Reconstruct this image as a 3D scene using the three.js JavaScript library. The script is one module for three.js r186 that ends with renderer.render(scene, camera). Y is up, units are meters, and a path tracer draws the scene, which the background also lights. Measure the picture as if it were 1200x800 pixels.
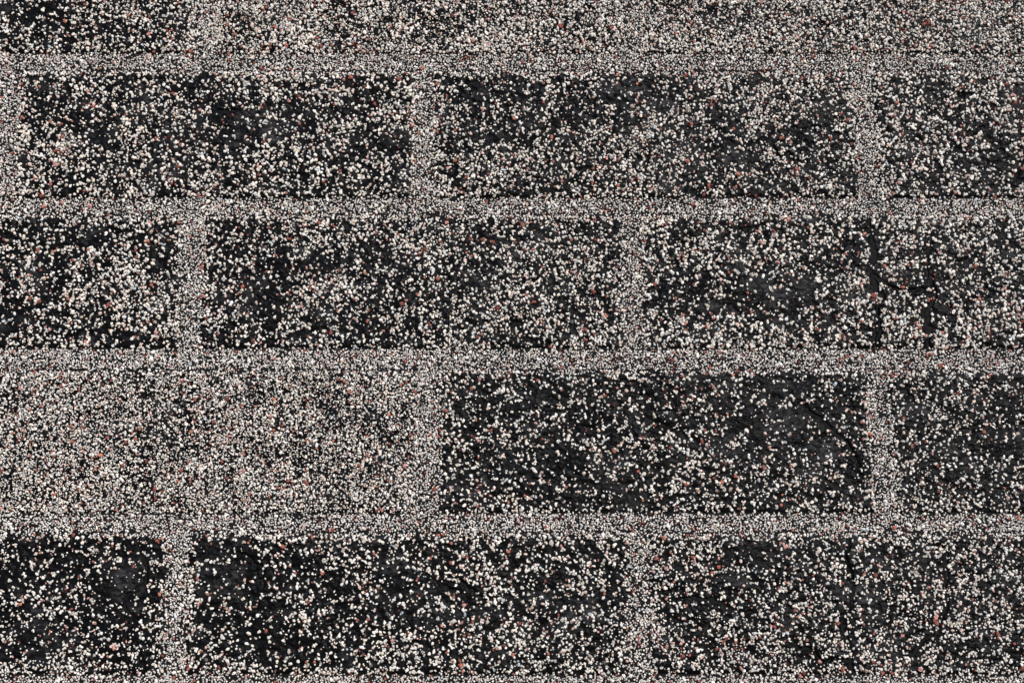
import * as THREE from 'three';
import { mergeVertices } from 'three/addons/utils/BufferGeometryUtils.js';

// ---------------------------------------------------------------- camera, sky, sun, exposure
const MM = 0.001, CY = 1.45;                       // author in millimetres round a point 1.45 m up the wall
const TILT = THREE.MathUtils.degToRad(11.1), DIST = 0.8;
const scene = new THREE.Scene();
const camera = new THREE.PerspectiveCamera(26.98, 1.5, 0.01, 60);
camera.position.set(0, CY - Math.sin(TILT) * DIST, Math.cos(TILT) * DIST);
camera.lookAt(0, CY, 0);
const renderer = new THREE.WebGLRenderer();
renderer.setSize(1024, 682);
renderer.toneMapping = THREE.LinearToneMapping;
renderer.toneMappingExposure = 1.36;
renderer.shadowMap.enabled = true;

function makeSky() {                               // hazy daylight: pale towards the horizon, bare ground below it
  const W = 128, H = 64, a = new Float32Array(W * H * 4);
  for (let j = 0; j < H; j++) {
    const el = ((j + 0.5) / H - 0.5) * Math.PI, s = Math.sin(el);
    for (let i = 0; i < W; i++) {
      let c;
      if (s > 0) { const t = Math.pow(1 - s, 2.2); c = [0.22 + 0.32 * t, 0.32 + 0.27 * t, 0.48 + 0.17 * t]; }
      else { const t = Math.min(1, -s * 6); c = [0.3 - 0.19 * t, 0.31 - 0.21 * t, 0.33 - 0.24 * t]; }
      const k = (j * W + i) * 4; a[k] = c[0]; a[k + 1] = c[1]; a[k + 2] = c[2]; a[k + 3] = 1;
    }
  }
  const t = new THREE.DataTexture(a, W, H, THREE.RGBAFormat, THREE.FloatType);
  t.mapping = THREE.EquirectangularReflectionMapping; t.magFilter = THREE.LinearFilter; t.minFilter = THREE.LinearFilter; t.needsUpdate = true;
  return t;
}
scene.background = makeSky();
scene.environment = scene.background;
const sun = new THREE.DirectionalLight(new THREE.Color(1.0, 0.945, 0.88), 3.1);
sun.position.set(0.52 * 3, CY + 0.60 * 3, 1.0 * 3);
sun.target.position.set(0, CY, 0);
sun.castShadow = true; sun.shadow.radius = 2.5;
sun.shadow.mapSize.set(4096, 4096);
Object.assign(sun.shadow.camera, { left: -0.9, right: 0.9, top: 0.7, bottom: -0.7, near: 0.5, far: 8 });
scene.add(sun, sun.target);

// ---------------------------------------------------------------- random numbers and noise
let seed = 20240611;
function rnd() { seed |= 0; seed = seed + 0x6D2B79F5 | 0; let t = Math.imul(seed ^ seed >>> 15, 1 | seed); t = t + Math.imul(t ^ t >>> 7, 61 | t) ^ t; return ((t ^ t >>> 14) >>> 0) / 4294967296; }
function hash(i, j, k = 0) { let h = Math.imul(i, 374761393) + Math.imul(j, 668265263) + Math.imul(k, 1274126177) | 0; h = Math.imul(h ^ h >>> 13, 1274126177); h ^= h >>> 16; h = Math.imul(h, 2246822519); return ((h ^ h >>> 15) >>> 0) / 4294967296; }
function vnoise(x, y, k = 0) {                     // 0..1
  const i = Math.floor(x), j = Math.floor(y); let u = x - i, v = y - j;
  u = u * u * (3 - 2 * u); v = v * v * (3 - 2 * v);
  const a = hash(i, j, k), b = hash(i + 1, j, k), c = hash(i, j + 1, k), d = hash(i + 1, j + 1, k);
  return a + (b - a) * u + (c - a) * v + (a - b - c + d) * u * v;
}
function fbm(x, y, k, oct = 4) { let s = 0, a = 0.5, n = 0; for (let o = 0; o < oct; o++) { s += a * vnoise(x, y, k + o * 17); n += a; x = x * 2.03 + 5.1; y = y * 2.03 + 1.7; a *= 0.5; } return s / n; }
const smooth = (a, b, x) => { const t = Math.min(1, Math.max(0, (x - a) / (b - a))); return t * t * (3 - 2 * t); };
function cellEdge(x, y, k) {                       // distance to the nearest border between Worley cells
  const ci = Math.floor(x), cj = Math.floor(y); let d1 = 9, px = 0, py = 0;
  const pt = [];
  for (let j = -2; j <= 2; j++) for (let i = -2; i <= 2; i++) {
    const qx = ci + i + hash(ci + i, cj + j, k), qy = cj + j + hash(ci + i, cj + j, k + 1), d = (qx - x) ** 2 + (qy - y) ** 2;
    pt.push(qx, qy); if (d < d1) { d1 = d; px = qx; py = qy; }
  }
  let e = 9;
  for (let n = 0; n < pt.length; n += 2) {
    const dx = pt[n] - px, dy = pt[n + 1] - py, l = Math.hypot(dx, dy); if (l < 1e-6) continue;
    e = Math.min(e, ((px + pt[n]) / 2 - x) * dx / l + ((py + pt[n + 1]) / 2 - y) * dy / l);
  }
  return e;
}

// ---------------------------------------------------------------- lay-out of the bond (mm on the wall)
const ROWS = [                                     // bottom edge, top edge, centres of the upright joints
  { y0: 262, y1: 338, v: [-556, -303, -50, 203, 456, 709] },
  { y0: 172, y1: 249.5, v: [-432, -180.6, 70, 320, 571] },
  { y0: 84, y1: 160, v: [-552, -293, -51, 205, 457, 709] },
  { y0: -4, y1: 73, v: [-433, -182.5, 69, 319, 570] },
  { y0: -96, y1: -17, v: [-551, -299, -46, 205, 456, 708] },
  { y0: -182.5, y1: -107.5, v: [-433, -182, 69.5, 320, 571] },
  { y0: -274, y1: -194, v: [-554, -302, -50, 203, 455, 708] },
];
const VW = 5.7, VIEW = [-330, 330, -230, 240];
// cover of stone grains on each brick in view, row by row, with the barer (-) and denser (+) patches
const COVER = {
  '1,0': 0.56, '1,1': 0.96, '1,2': 0.88, '1,3': 0.6,
  '2,0': 0.60, '2,1': 0.52, '2,2': 0.56, '2,3': 0.62,
  '3,0': 0.38, '3,1': 0.54, '3,2': 0.50, '3,3': 0.4,
  '4,0': 0.45, '4,1': 0.80, '4,2': 0.29, '4,3': 0.38,
  '5,0': 0.30, '5,1': 0.31, '5,2': 0.46, '5,3': 0.35,
};
const PATCH = [                                    // x, y, half width, half height, change of cover
  [-251, 187, 32, 12, -.25], [-285, 200, 16, 14, -.15], [276, 190, 40, 20, -.1], [-149, 131, 53, 24, -.22], [10, 152, 30, 10, -.22], [78, 149, 30, 10, -.25], [123, 108, 36, 12, -.22],
  [158, 121, 30, 12, -.22], [-282, 126, 10, 34, .25], [-20, 100, 30, 12, .2], [-263, 65, 43, 9, -.12], [-218, 32, 30, 17, .2], [-150, 27, 30, 19, -.15],
  [-82, 10, 45, 9, -.15], [10, 55, 67, 17, .15], [90, 55, 26, 16, .2], [140, 30, 50, 24, -.22], [262, 39, 30, 30, .15], [212, 33, 8, 28, -.16], [-180, -44, 29, 19, -.16],
  [-118, -53, 19, 12, -.18], [-255, -70, 29, 14, .12], [-275, -40, 20, 12, -.12], [9, -77, 62, 24, -.05], [171, -48, 31, 32, -.1], [-19, -27, 38, 10, .2], [86, -34, 30, 11, .12],
  [251, -53, 24, 28, -.08], [95, -82, 24, 12, .16], [-204, -135, 24, 17, -.14], [-147, -126, 22, 14, -.12], [-47, -119, 43, 17, -.08], [42, -142, 28, 19, -.06], [-90, -120, 16, 22, .1], [131, -125, 50, 15, -.16],
  [186, -137, 34, 12, -.12], [138, -169, 58, 10, .12], [240, -150, 36, 26, .1], [-23, -162, 43, 14, .06], [-255, -172, 30, 9, .12], [60, -160, 12, 18, .14],
];
const CRACKS = [
  [[204, 66], [205, 52], [203, 39], [208, 28], [207, 17], [204, -8]], [[239, 56], [236, 42], [239, 25], [234, 10], [233, -2], [236, -15]], [[203, 39], [213, 33], [222, 30], [231, 29], [239, 25]],
  [[72, -139], [90, -142], [107, -143], [118, -147], [130, -149]], [[184, -105], [182, -120], [184, -137], [181, -160], [181, -180]], [[162, -34], [172, -42], [182, -53], [189, -64], [193, -77]],
  [[237, -118], [236, -135], [234, -151], [226, -161], [216, -171]], [[150, -163], [165, -173], [179, -176], [190, -186]], [[-171, 136], [-160, 135], [-153, 131], [-147, 121]], [[150, 116], [158, 109], [167, 104]],
  [[-203, -119], [-200, -128], [-203, -137], [-210, -143], [-207, -158], [-209, -172]], [[-37, -133], [-24, -135], [-14, -141]], [[-150, -118], [-138, -124], [-133, -135]],
];
function segDist(x, y, p) {
  let d = 99;
  for (let i = 0; i + 1 < p.length; i++) {
    const [ax, ay] = p[i], bx = p[i + 1][0] - ax, by = p[i + 1][1] - ay, t = Math.min(1, Math.max(0, ((x - ax) * bx + (y - ay) * by) / (bx * bx + by * by)));
    d = Math.min(d, Math.hypot(x - ax - bx * t, y - ay - by * t));
  }
  return d;
}
function crackDepth(x, y) {                        // mm, 0 where the skin is whole
  const wx = x + 9 * (fbm(x / 7, y / 8, 71, 4) - 0.5), wy = y + 9 * (fbm(x / 7, y / 8, 72, 4) - 0.5);
  let c = 0;
  const zone = smooth(0.42, 0.62, fbm(x / 38, y / 24, 75, 3));
  if (zone > 0) { const e = cellEdge(wx / 17, wy / 13, 76) * 14; c = Math.max(c, zone * 0.8 * (1 - smooth(0.1, 0.75, e))); const f = cellEdge(wx / 6.5, wy / 5, 78) * 5.5; c = Math.max(c, zone * 0.3 * (1 - smooth(0.05, 0.6, f))); }
  for (const p of CRACKS) {
    if (Math.abs(x - p[0][0]) > 60 || Math.abs(y - p[0][1]) > 85) continue;
    const d = segDist(wx, wy, p); if (d < 2) c = Math.max(c, 2.4 * (0.5 + 0.8 * vnoise(x / 6, y / 6, 79)) * (1 - smooth(0.2, 1.15, d)));
  }
  return c;
}
// relief (mm) of a pressed brick face, and of the joints between
function faceHeight(b, x, y) {
  const n1 = (fbm(x / 7, y / 7, 31, 2) - 0.5) * 1.6;
  const e = Math.min(x - b.x0, b.x1 - x, y - b.y0, b.y1 - y);
  const lift = 0.75 * smooth(-0.6, 2.6, e + n1 * 1.1) - 1.0 * (1 - smooth(-0.4, 0.6, e));
  const lump = (fbm(x / 14, y / 10, 33, 4) - 0.47) * 2.0 + (fbm((x + 0.45 * y) / 3.0, (y - 0.1 * x) / 1.8, 37, 2) - 0.5) * 1.2 + (fbm((x + 0.45 * y) / 1.7, y / 1.3, 39, 1) - 0.5) * 0.42;
  return lift + smooth(0, 4, e) * lump - crackDepth(x, y) * smooth(0, 2, e);
}
const jointHeight = (x, y) => (fbm(x / 9, y / 9, 41, 3) - 0.5) * 0.5 - 0.15;

// ---------------------------------------------------------------- materials
function bitumenBump() {                           // fine drawn-out wrinkles of the tar skin, 90 mm square, wraps round
  const N = 1024, d = new Uint8Array(N * N * 4), wrap = (x, y, fx, fy, k) => {
    const X = x / N * fx, Y = y / N * fy, i = Math.floor(X), j = Math.floor(Y); let u = X - i, v = Y - j; u = u * u * (3 - 2 * u); v = v * v * (3 - 2 * v);
    const h = (a, b) => hash((a + fx) % fx, (b + fy) % fy, k);
    return (h(i, j) * (1 - u) + h(i + 1, j) * u) * (1 - v) + (h(i, j + 1) * (1 - u) + h(i + 1, j + 1) * u) * v;
  };
  for (let y = 0; y < N; y++) for (let x = 0; x < N; x++) {
    const wv = wrap(x, y, 12, 14, 5) * 30;
    const s = 0.42 * wrap(x, y + wv, 60, 110, 1) + 0.33 * wrap(x, y + wv, 120, 230, 2) + 0.25 * wrap(x, y, 330, 410, 3);
    const k = (y * N + x) * 4, q = Math.round(255 * s); d[k] = d[k + 1] = d[k + 2] = q; d[k + 3] = 255;
  }
  const t = new THREE.DataTexture(d, N, N); t.wrapS = t.wrapT = THREE.RepeatWrapping; t.magFilter = THREE.LinearFilter; t.minFilter = THREE.LinearMipmapLinearFilter; t.generateMipmaps = true; t.needsUpdate = true;
  return t;
}
const bump = bitumenBump();
const tar = new THREE.MeshPhysicalMaterial({ color: 0xffffff, vertexColors: true, roughness: 0.31, specularIntensity: 0.17, specularColor: new THREE.Color(0.93, 0.95, 1.0), bumpMap: bump, bumpScale: 0.0005 });
const bedMat = new THREE.MeshPhysicalMaterial({ color: new THREE.Color(0.005, 0.005, 0.0055), roughness: 0.7, specularIntensity: 0.3, bumpMap: bump, bumpScale: 0.0007 });
const stoneMat = new THREE.MeshStandardMaterial({ color: 0xffffff, roughness: 0.75 });

// ---------------------------------------------------------------- builders
function field(x0, x1, y0, y1, step, height, tone) {      // a height field in mm, its origin at the middle, y up, z out of the wall
  const nx = Math.max(2, Math.round((x1 - x0) / step)), ny = Math.max(2, Math.round((y1 - y0) / step)), cx = (x0 + x1) / 2, cy = (y0 + y1) / 2;
  const P = new Float32Array((nx + 1) * (ny + 1) * 3), U = new Float32Array((nx + 1) * (ny + 1) * 2), C = tone ? new Float32Array(P.length) : null, I = new Uint32Array(nx * ny * 6);
  for (let j = 0, n = 0; j <= ny; j++) for (let i = 0; i <= nx; i++, n++) {
    const x = x0 + (x1 - x0) * i / nx, y = y0 + (y1 - y0) * j / ny;
    P[n * 3] = (x - cx) * MM; P[n * 3 + 1] = (y - cy) * MM; P[n * 3 + 2] = height(x, y) * MM; U[n * 2] = x / 90; U[n * 2 + 1] = y / 90;
    if (C) { const c = tone(x, y); C.set(c, n * 3); }
  }
  for (let j = 0, k = 0; j < ny; j++) for (let i = 0; i < nx; i++) { const a = j * (nx + 1) + i, b = a + nx + 1; I.set([a, a + 1, b + 1, a, b + 1, b], k); k += 6; }
  const g = new THREE.BufferGeometry();
  g.setAttribute('position', new THREE.BufferAttribute(P, 3)); g.setAttribute('uv', new THREE.BufferAttribute(U, 2)); if (C) g.setAttribute('color', new THREE.BufferAttribute(C, 3));
  g.setIndex(new THREE.BufferAttribute(I, 1)); g.computeVertexNormals();
  return g;
}
const SCABS = [[-149, 133, 12, 8], [-160, 118, 7, 5], [-140, 122, 8, 6], [-212, -134, 8, 9], [-203, -136, 5, 6], [-206, -148, 6, 4], [-151, -128, 8, 6], [140, 33, 8, 6], [152, 25, 9, 6], [62, 150, 16, 7], [128, 107, 10, 6], [150, -46, 14, 8], [172, -62, 10, 7], [190, -140, 14, 7], [120, -132, 12, 5], [36, -148, 10, 7], [-64, -124, 10, 6], [272, 188, 16, 9], [291, 150, 10, 8]];
function tarTone(x, y) {                           // black tar with dusty, greyed-out scabs
  const w = smooth(0.54, 0.76, fbm(x / 15, y / 10, 51, 3)), f = fbm((x + y * 0.5) / 2.6, (y - x * 0.12) / 0.95, 53, 2);
  let g = 0; for (const p of SCABS) { const d = ((x - p[0]) / p[2]) ** 2 + ((y - p[1]) / p[3]) ** 2; if (d < 2.2) g = Math.max(g, 1 - smooth(0.2, 1.3, d + 1.2 * (fbm(x / 5, y / 4, 55, 2) - 0.5))); }
  const v = (0.0028 + 0.006 * w * w) * (0.45 + 1.1 * f) + 0.014 * w * smooth(0.55, 0.8, f) + g * 0.028 * smooth(0.25, 0.8, f);
  return [v * 1.0, v * 0.98, v * 1.06];
}
function stoneShape(k) {                           // a rough crushed grain about 1 across
  let g = new THREE.IcosahedronGeometry(1, 1); g.deleteAttribute('normal'); g.deleteAttribute('uv'); g = mergeVertices(g, 1e-4);
  const p = g.attributes.position;
  for (let i = 0; i < p.count; i++) { const f = 0.56 + 0.74 * hash(i, k, 91); p.setXYZ(i, p.getX(i) * f, p.getY(i) * f, p.getZ(i) * f); }
  g = g.toNonIndexed(); g.computeVertexNormals(); return g;
}
const STONES = [0, 1, 2, 3].map(stoneShape);

// one store of all grains laid so far, so that grains rest beside each other, not inside each other
const CELL = 1.5, store = new Map();
const key = (i, j) => i * 8192 + j;
function free(x, y, r, slack) {
  const i0 = Math.floor(x / CELL) + 2048, j0 = Math.floor(y / CELL) + 2048;
  for (let j = j0 - 2; j <= j0 + 2; j++) for (let i = i0 - 2; i <= i0 + 2; i++) {
    const a = store.get(key(i, j)); if (!a) continue;
    for (let n = 0; n < a.length; n += 3) { const q = (r + a[n + 2]) * slack; if ((a[n] - x) ** 2 + (a[n + 1] - y) ** 2 < q * q) return false; }
  }
  return true;
}
function keep(x, y, r) { const k = key(Math.floor(x / CELL) + 2048, Math.floor(y / CELL) + 2048), a = store.get(k); if (a) a.push(x, y, r); else store.set(k, [x, y, r]); }

const c3 = new THREE.Color();
function paleTone() {
  const t = rnd(), v = 1.06 - 0.55 * Math.pow(rnd(), 1.9);
  if (t < 0.60) c3.setRGB(0.83 * v, 0.77 * v, 0.71 * v);
  else if (t < 0.78) c3.setRGB(0.80 * v, 0.715 * v, 0.61 * v);
  else if (t < 0.86) c3.setRGB(0.78 * v, 0.765 * v, 0.75 * v);
  else if (t < 0.945) c3.setRGB(0.66 * v, 0.49 * v, 0.42 * v);
  else if (t < 0.965) c3.setRGB(0.48 * v, 0.47 * v, 0.44 * v);
  else if (t < 0.98) c3.setRGB(0.50 * v, 0.56 * v, 0.60 * v);
  else c3.setRGB(0.12 * v, 0.11 * v, 0.11 * v);
  return c3.clone();
}
function fineTone() {                              // the small grit of the joints is cleaner and cooler
  const c = paleTone(), m = (c.r + c.g + c.b) / 3; return c.setRGB(c.r * 0.8 + m * 0.2, c.g * 0.8 + m * 0.195, c.b * 0.8 + m * 0.2);
}
function redTone() {
  const t = rnd(), v = 0.5 + 0.6 * rnd();
  if (t < 0.4) c3.setRGB(0.36 * v, 0.105 * v, 0.075 * v);
  else if (t < 0.65) c3.setRGB(0.45 * v, 0.17 * v, 0.115 * v);
  else if (t < 0.85) c3.setRGB(0.55 * v, 0.27 * v, 0.24 * v);
  else c3.setRGB(0.24 * v, 0.06 * v, 0.045 * v);
  return c3.clone();
}
const q4 = new THREE.Quaternion(), m4 = new THREE.Matrix4(), e3 = new THREE.Euler(), sc3 = new THREE.Vector3(), p3 = new THREE.Vector3();
function scatter(x0, x1, y0, y1, cover, size, height, redShare, slack, passes, clump, most) {
  // throws grains at a rectangle until the wanted share of it (0..1) is covered
  const pale = [], red = [], area = (x1 - x0) * (y1 - y0), rm = size(0.5, 0, 0), tries = area / (Math.PI * rm * rm) * passes;
  for (let n = 0; n < tries; n++) {
    const x = x0 + (x1 - x0) * rnd(), y = y0 + (y1 - y0) * rnd(), u = rnd() * passes / 1.25;
    if (u > most) continue;
    const r = size(rnd(), x, y);
    if (!free(x, y, r, slack) || u > cover(x, y)) continue;
    keep(x, y, r);
    if (rnd() < redShare) { red.push([x, y, r * (0.85 + 0.5 * rnd())]); } else pale.push([x, y, r]);
    let px = x, py = y, pr = r;                    // others of its heap, touching it
    while (rnd() < clump) {
      const q = size(rnd() * 0.8, px, py), an = rnd() * 6.2832, d = (pr + q) * (slack + 0.03), nx = px + d * Math.cos(an), ny = py + d * Math.sin(an);
      if (nx < x0 || nx > x1 || ny < y0 || ny > y1 || !free(nx, ny, q, slack)) break;
      keep(nx, ny, q); (rnd() < redShare * 0.7 ? red : pale).push([nx, ny, q]); px = nx; py = ny; pr = q;
    }
  }
  return { pale, red, height };
}
let stoneTurn = 0;
function lay(parent, cx, cy, s, zOff, palette = paleTone) {
  for (const [list, name, tone] of [[s.pale, 'white_granules', palette], [s.red, 'red_granules', redTone]]) {
    if (!list.length) continue;
    const im = new THREE.InstancedMesh(STONES[stoneTurn++ % 4], stoneMat, list.length);
    list.forEach(([x, y, r], i) => {
      q4.setFromEuler(e3.set(rnd() * 6.283, rnd() * 6.283, rnd() * 6.283));
      const a = 0.85 + 0.5 * rnd(); sc3.set(r * a, r * (0.8 + 0.3 * rnd()), r * (0.7 + 0.35 * rnd()) / Math.sqrt(a)).multiplyScalar(MM);
      p3.set((x - cx) * MM, (y - cy) * MM, (s.height(x, y) + r * zOff) * MM);
      im.setMatrixAt(i, m4.compose(p3, q4, sc3)); im.setColorAt(i, tone());
    });
    im.name = name; im.userData.kind = 'stuff'; im.castShadow = im.receiveShadow = true;
    parent.add(im);
  }
}

// ---------------------------------------------------------------- the wall
const wall = new THREE.Group(); wall.name = 'brick_wall';
wall.userData = { label: 'black tarred brick wall with white and red stone grit stuck all over it', category: 'brick wall', kind: 'thing' };
scene.add(wall);
const X0 = -545, X1 = 562, Y0 = -268, Y1 = 332;

// slab behind, and the bed of the joints with fine grit
const backing = new THREE.Mesh(new THREE.BoxGeometry((X1 - X0) * MM, CY + Y1 * MM, 0.1), bedMat);
backing.name = 'backing'; backing.position.set((X0 + X1) / 2 * MM, (CY + Y1 * MM) / 2, -0.0525); backing.castShadow = backing.receiveShadow = true; wall.add(backing);
const bed = new THREE.Mesh(field(X0, X1, Y0, Y1, 3, jointHeight), bedMat);
bed.name = 'mortar_joint'; bed.position.set((X0 + X1) / 2 * MM, CY + (Y0 + Y1) / 2 * MM, 0); bed.castShadow = bed.receiveShadow = true; wall.add(bed);

const NOTE = {
  '1,1': 'brick thickly covered with coarse pale grit', '4,1': 'brick wholly covered with pale grit', '4,2': 'brick worn almost bare, black with sparse grit',
  '3,2': 'cracked black brick with two upright cracks', '5,2': 'cracked black brick with grit gathered over its lower half', '2,1': 'black brick with a bare crazed patch near its middle',
};
const STREAKS = [-274, -250, -222, -196, -173, -150, -113, -88, -62, -20, 30, 52, 108, 141];       // upright rows of fine grit left by the roller
const bricks = [];
let count = 0;
ROWS.forEach((row, ri) => {
  for (let k = 0; k + 1 < row.v.length; k++) {
    const b = { x0: row.v[k] + VW * 0.85, x1: row.v[k + 1] - VW * 0.85, y0: row.y0, y1: row.y1, id: ri + ',' + k };
    b.x0 += 1.6 * (hash(ri, k, 3) - 0.5); b.x1 += 1.6 * (hash(ri, k, 4) - 0.5);
    if (b.x1 < X0 + 20 || b.x0 > X1 - 20) continue;
    b.x0 = Math.max(b.x0, X0); b.x1 = Math.min(b.x1, X1); b.y0 = Math.max(b.y0, Y0); b.y1 = Math.min(b.y1, Y1);
    b.inView = b.x1 > -300 && b.x0 < 305 && b.y1 > -195 && b.y0 < 205;
    b.base = COVER[b.id] ?? 0.25 + 0.3 * hash(ri, k, 9);
    bricks.push(b);
  }
});
for (const b of bricks) {
  const mesh = new THREE.Mesh(field(b.x0 - 0.5, b.x1 + 0.5, b.y0 - 0.5, b.y1 + 0.5, b.inView ? 0.75 : 2, (x, y) => faceHeight(b, x, y), tarTone), tar);
  mesh.name = count ? 'brick_' + String(count).padStart(3, '0') : 'brick'; count++;
  if (NOTE[b.id]) mesh.userData.label = NOTE[b.id];
  const cx = (b.x0 + b.x1) / 2, cy = (b.y0 + b.y1) / 2;
  mesh.position.set(cx * MM, CY + cy * MM, 0); mesh.castShadow = mesh.receiveShadow = true;
  wall.add(mesh);
  const dense = b.base > 0.7;
  const cover = (x, y) => {
    let c = b.base;
    for (const p of SCABS) { const d = ((x - p[0]) / p[2]) ** 2 + ((y - p[1]) / p[3]) ** 2; if (d < 1.2) c -= 0.16 * (1.2 - d); }
    for (const p of PATCH) { const dx = (x - p[0]) / p[2], dy = (y - p[1]) / p[3], d = dx * dx + dy * dy; if (d < 2.5) c += p[4] * Math.exp(-d * 1.3); }
    const top = b.y1 - y, low = y - b.y0, side = Math.min(x - b.x0, b.x1 - x);
    c += 0.30 * (1 - smooth(0, 9, top)) * smooth(0.35, 0.6, fbm(x / 16, y / 16, 61, 2)) + (b.id[0] === '5' ? 0.5 : 0.28) * (1 - smooth(0, b.id[0] === '5' ? 9 : 6, low)) * (0.4 + 0.8 * vnoise(x / 9, y / 9, 70)) + (b.id[0] < '3' ? 0.62 : 0.4) * (1 - smooth(0, 11, side)) * (0.3 + 0.7 * smooth(0.3, 0.6, vnoise(x / 7, y / 7, 68)));
    if (low < 0.8) c *= 0.5;
    const big = fbm(x / 20, y / 15, 62, 3), mid = vnoise(x / 4.2, y / 4.2, 65), m = dense ? 0.72 + 0.56 * mid : 0.35 + 1.3 * mid;
    c *= m * (dense ? Math.max(0.1, 2.3 * big - 0.15) : 2.1 * Math.max(0.12, big - 0.03)) * (dense ? 0.46 : 0.42);
    if (crackDepth(x, y) > 0.25) c *= 0.2; else if (Math.max(crackDepth(x + 1.1, y), crackDepth(x - 1.1, y)) > 0.7) c *= 0.45;
    return c;
  };
  const size = dense ? (t) => (b.id[0] === '1' ? 0.40 : 0.36) + (b.id[0] === '1' ? 0.68 : 0.62) * Math.pow(t, 1.9) : (t) => (b.id[0] > '3' ? 0.39 : 0.42) + (b.id[0] > '3' ? 0.64 : 0.68) * Math.pow(t, 1.75), high = (x, y) => faceHeight(b, x, y);
  const s = scatter(b.x0 - 0.8, b.x1 + 0.8, b.y0 - 0.4, b.y1 + 0.8, cover, size, high, 0.065, 0.71, dense ? 6 : 3, 0.5, 1.6);
  const dust = scatter(b.x0, b.x1, b.y0, b.y1, (x, y) => (dense ? (b.id[0] === '1' ? 0.1 : 0.15) + (STREAKS.some((q) => Math.abs(x - q + 0.6 * Math.sin(y / 9)) < 0.7) ? 0.5 : 0) : 0.012 + 0.11 * cover(x, y)), (t) => 0.26 + 0.2 * t, high, 0.04, 0.85, dense ? 4 : 2, 0, 0.7);
  s.pale.push(...dust.pale); s.red.push(...dust.red);
  lay(mesh, cx, cy, s, 0.3);
}
// fine grit packed in the joints: along every bed joint, then every upright joint
{
  const all = { pale: [], red: [], height: jointHeight };
  const onTop = (x, y) => { for (const b of bricks) if (x > b.x0 && x < b.x1 && y > b.y0 && y < b.y1) return Math.max(jointHeight(x, y), faceHeight(b, x, y)); return jointHeight(x, y); };
  all.height = onTop;
  const add = (ax0, ax1, ay0, ay1) => {
    const x0 = ax0 - 2.6, x1 = ax1 + 2.6, y0 = ay0 - 2, y1 = ay1 + 0.3;
    const cover = (x, y) => {
      const inside = Math.min(x - x0 - 2.6, x1 - 2.6 - x, y - y0 - 2) + 5.5 * (fbm(x / 5, y / 5, 67, 3) - 0.5); if (inside < 0 && rnd() > 0.25 * smooth(-2.6, 0, inside)) return 0;
      let c = 0.84 * (0.3 + 1.4 * fbm(x / 8, y / 4, 66, 3)); if (x1 - x0 > 40 && (y1 - 0.3 - y < 0.9 || Math.abs(y - y0 - 3 - 1.5 * vnoise(x / 20, y0, 69)) < 0.3)) c *= 0.25; return c; };
    const s = scatter(x0, x1, y0, y1, cover, (t) => 0.36 + 0.4 * t * t + (t > 0.92 ? 0.26 : 0), jointHeight, 0.05, 0.8, 6, 0, 1.5);
    all.pale.push(...s.pale); all.red.push(...s.red);
  };
  for (let r = 0; r + 1 < ROWS.length; r++) add(X0, X1, ROWS[r + 1].y1 - 0.6, ROWS[r].y0 + 0.1);
  ROWS.forEach((row, ri) => { for (const v of row.v) if (v > X0 + 10 && v < X1 - 10) add(v - VW - 0.5, v + VW + 0.5, Math.max(Y0, row.y0 - 0.5), Math.min(Y1, row.y1 + 0.5)); });
  lay(bed, (X0 + X1) / 2, (Y0 + Y1) / 2, all, 0.35, fineTone);
  console.log('joint grains', all.pale.length + all.red.length);
}
console.log('bricks', bricks.length, 'cells', store.size);

renderer.render(scene, camera);
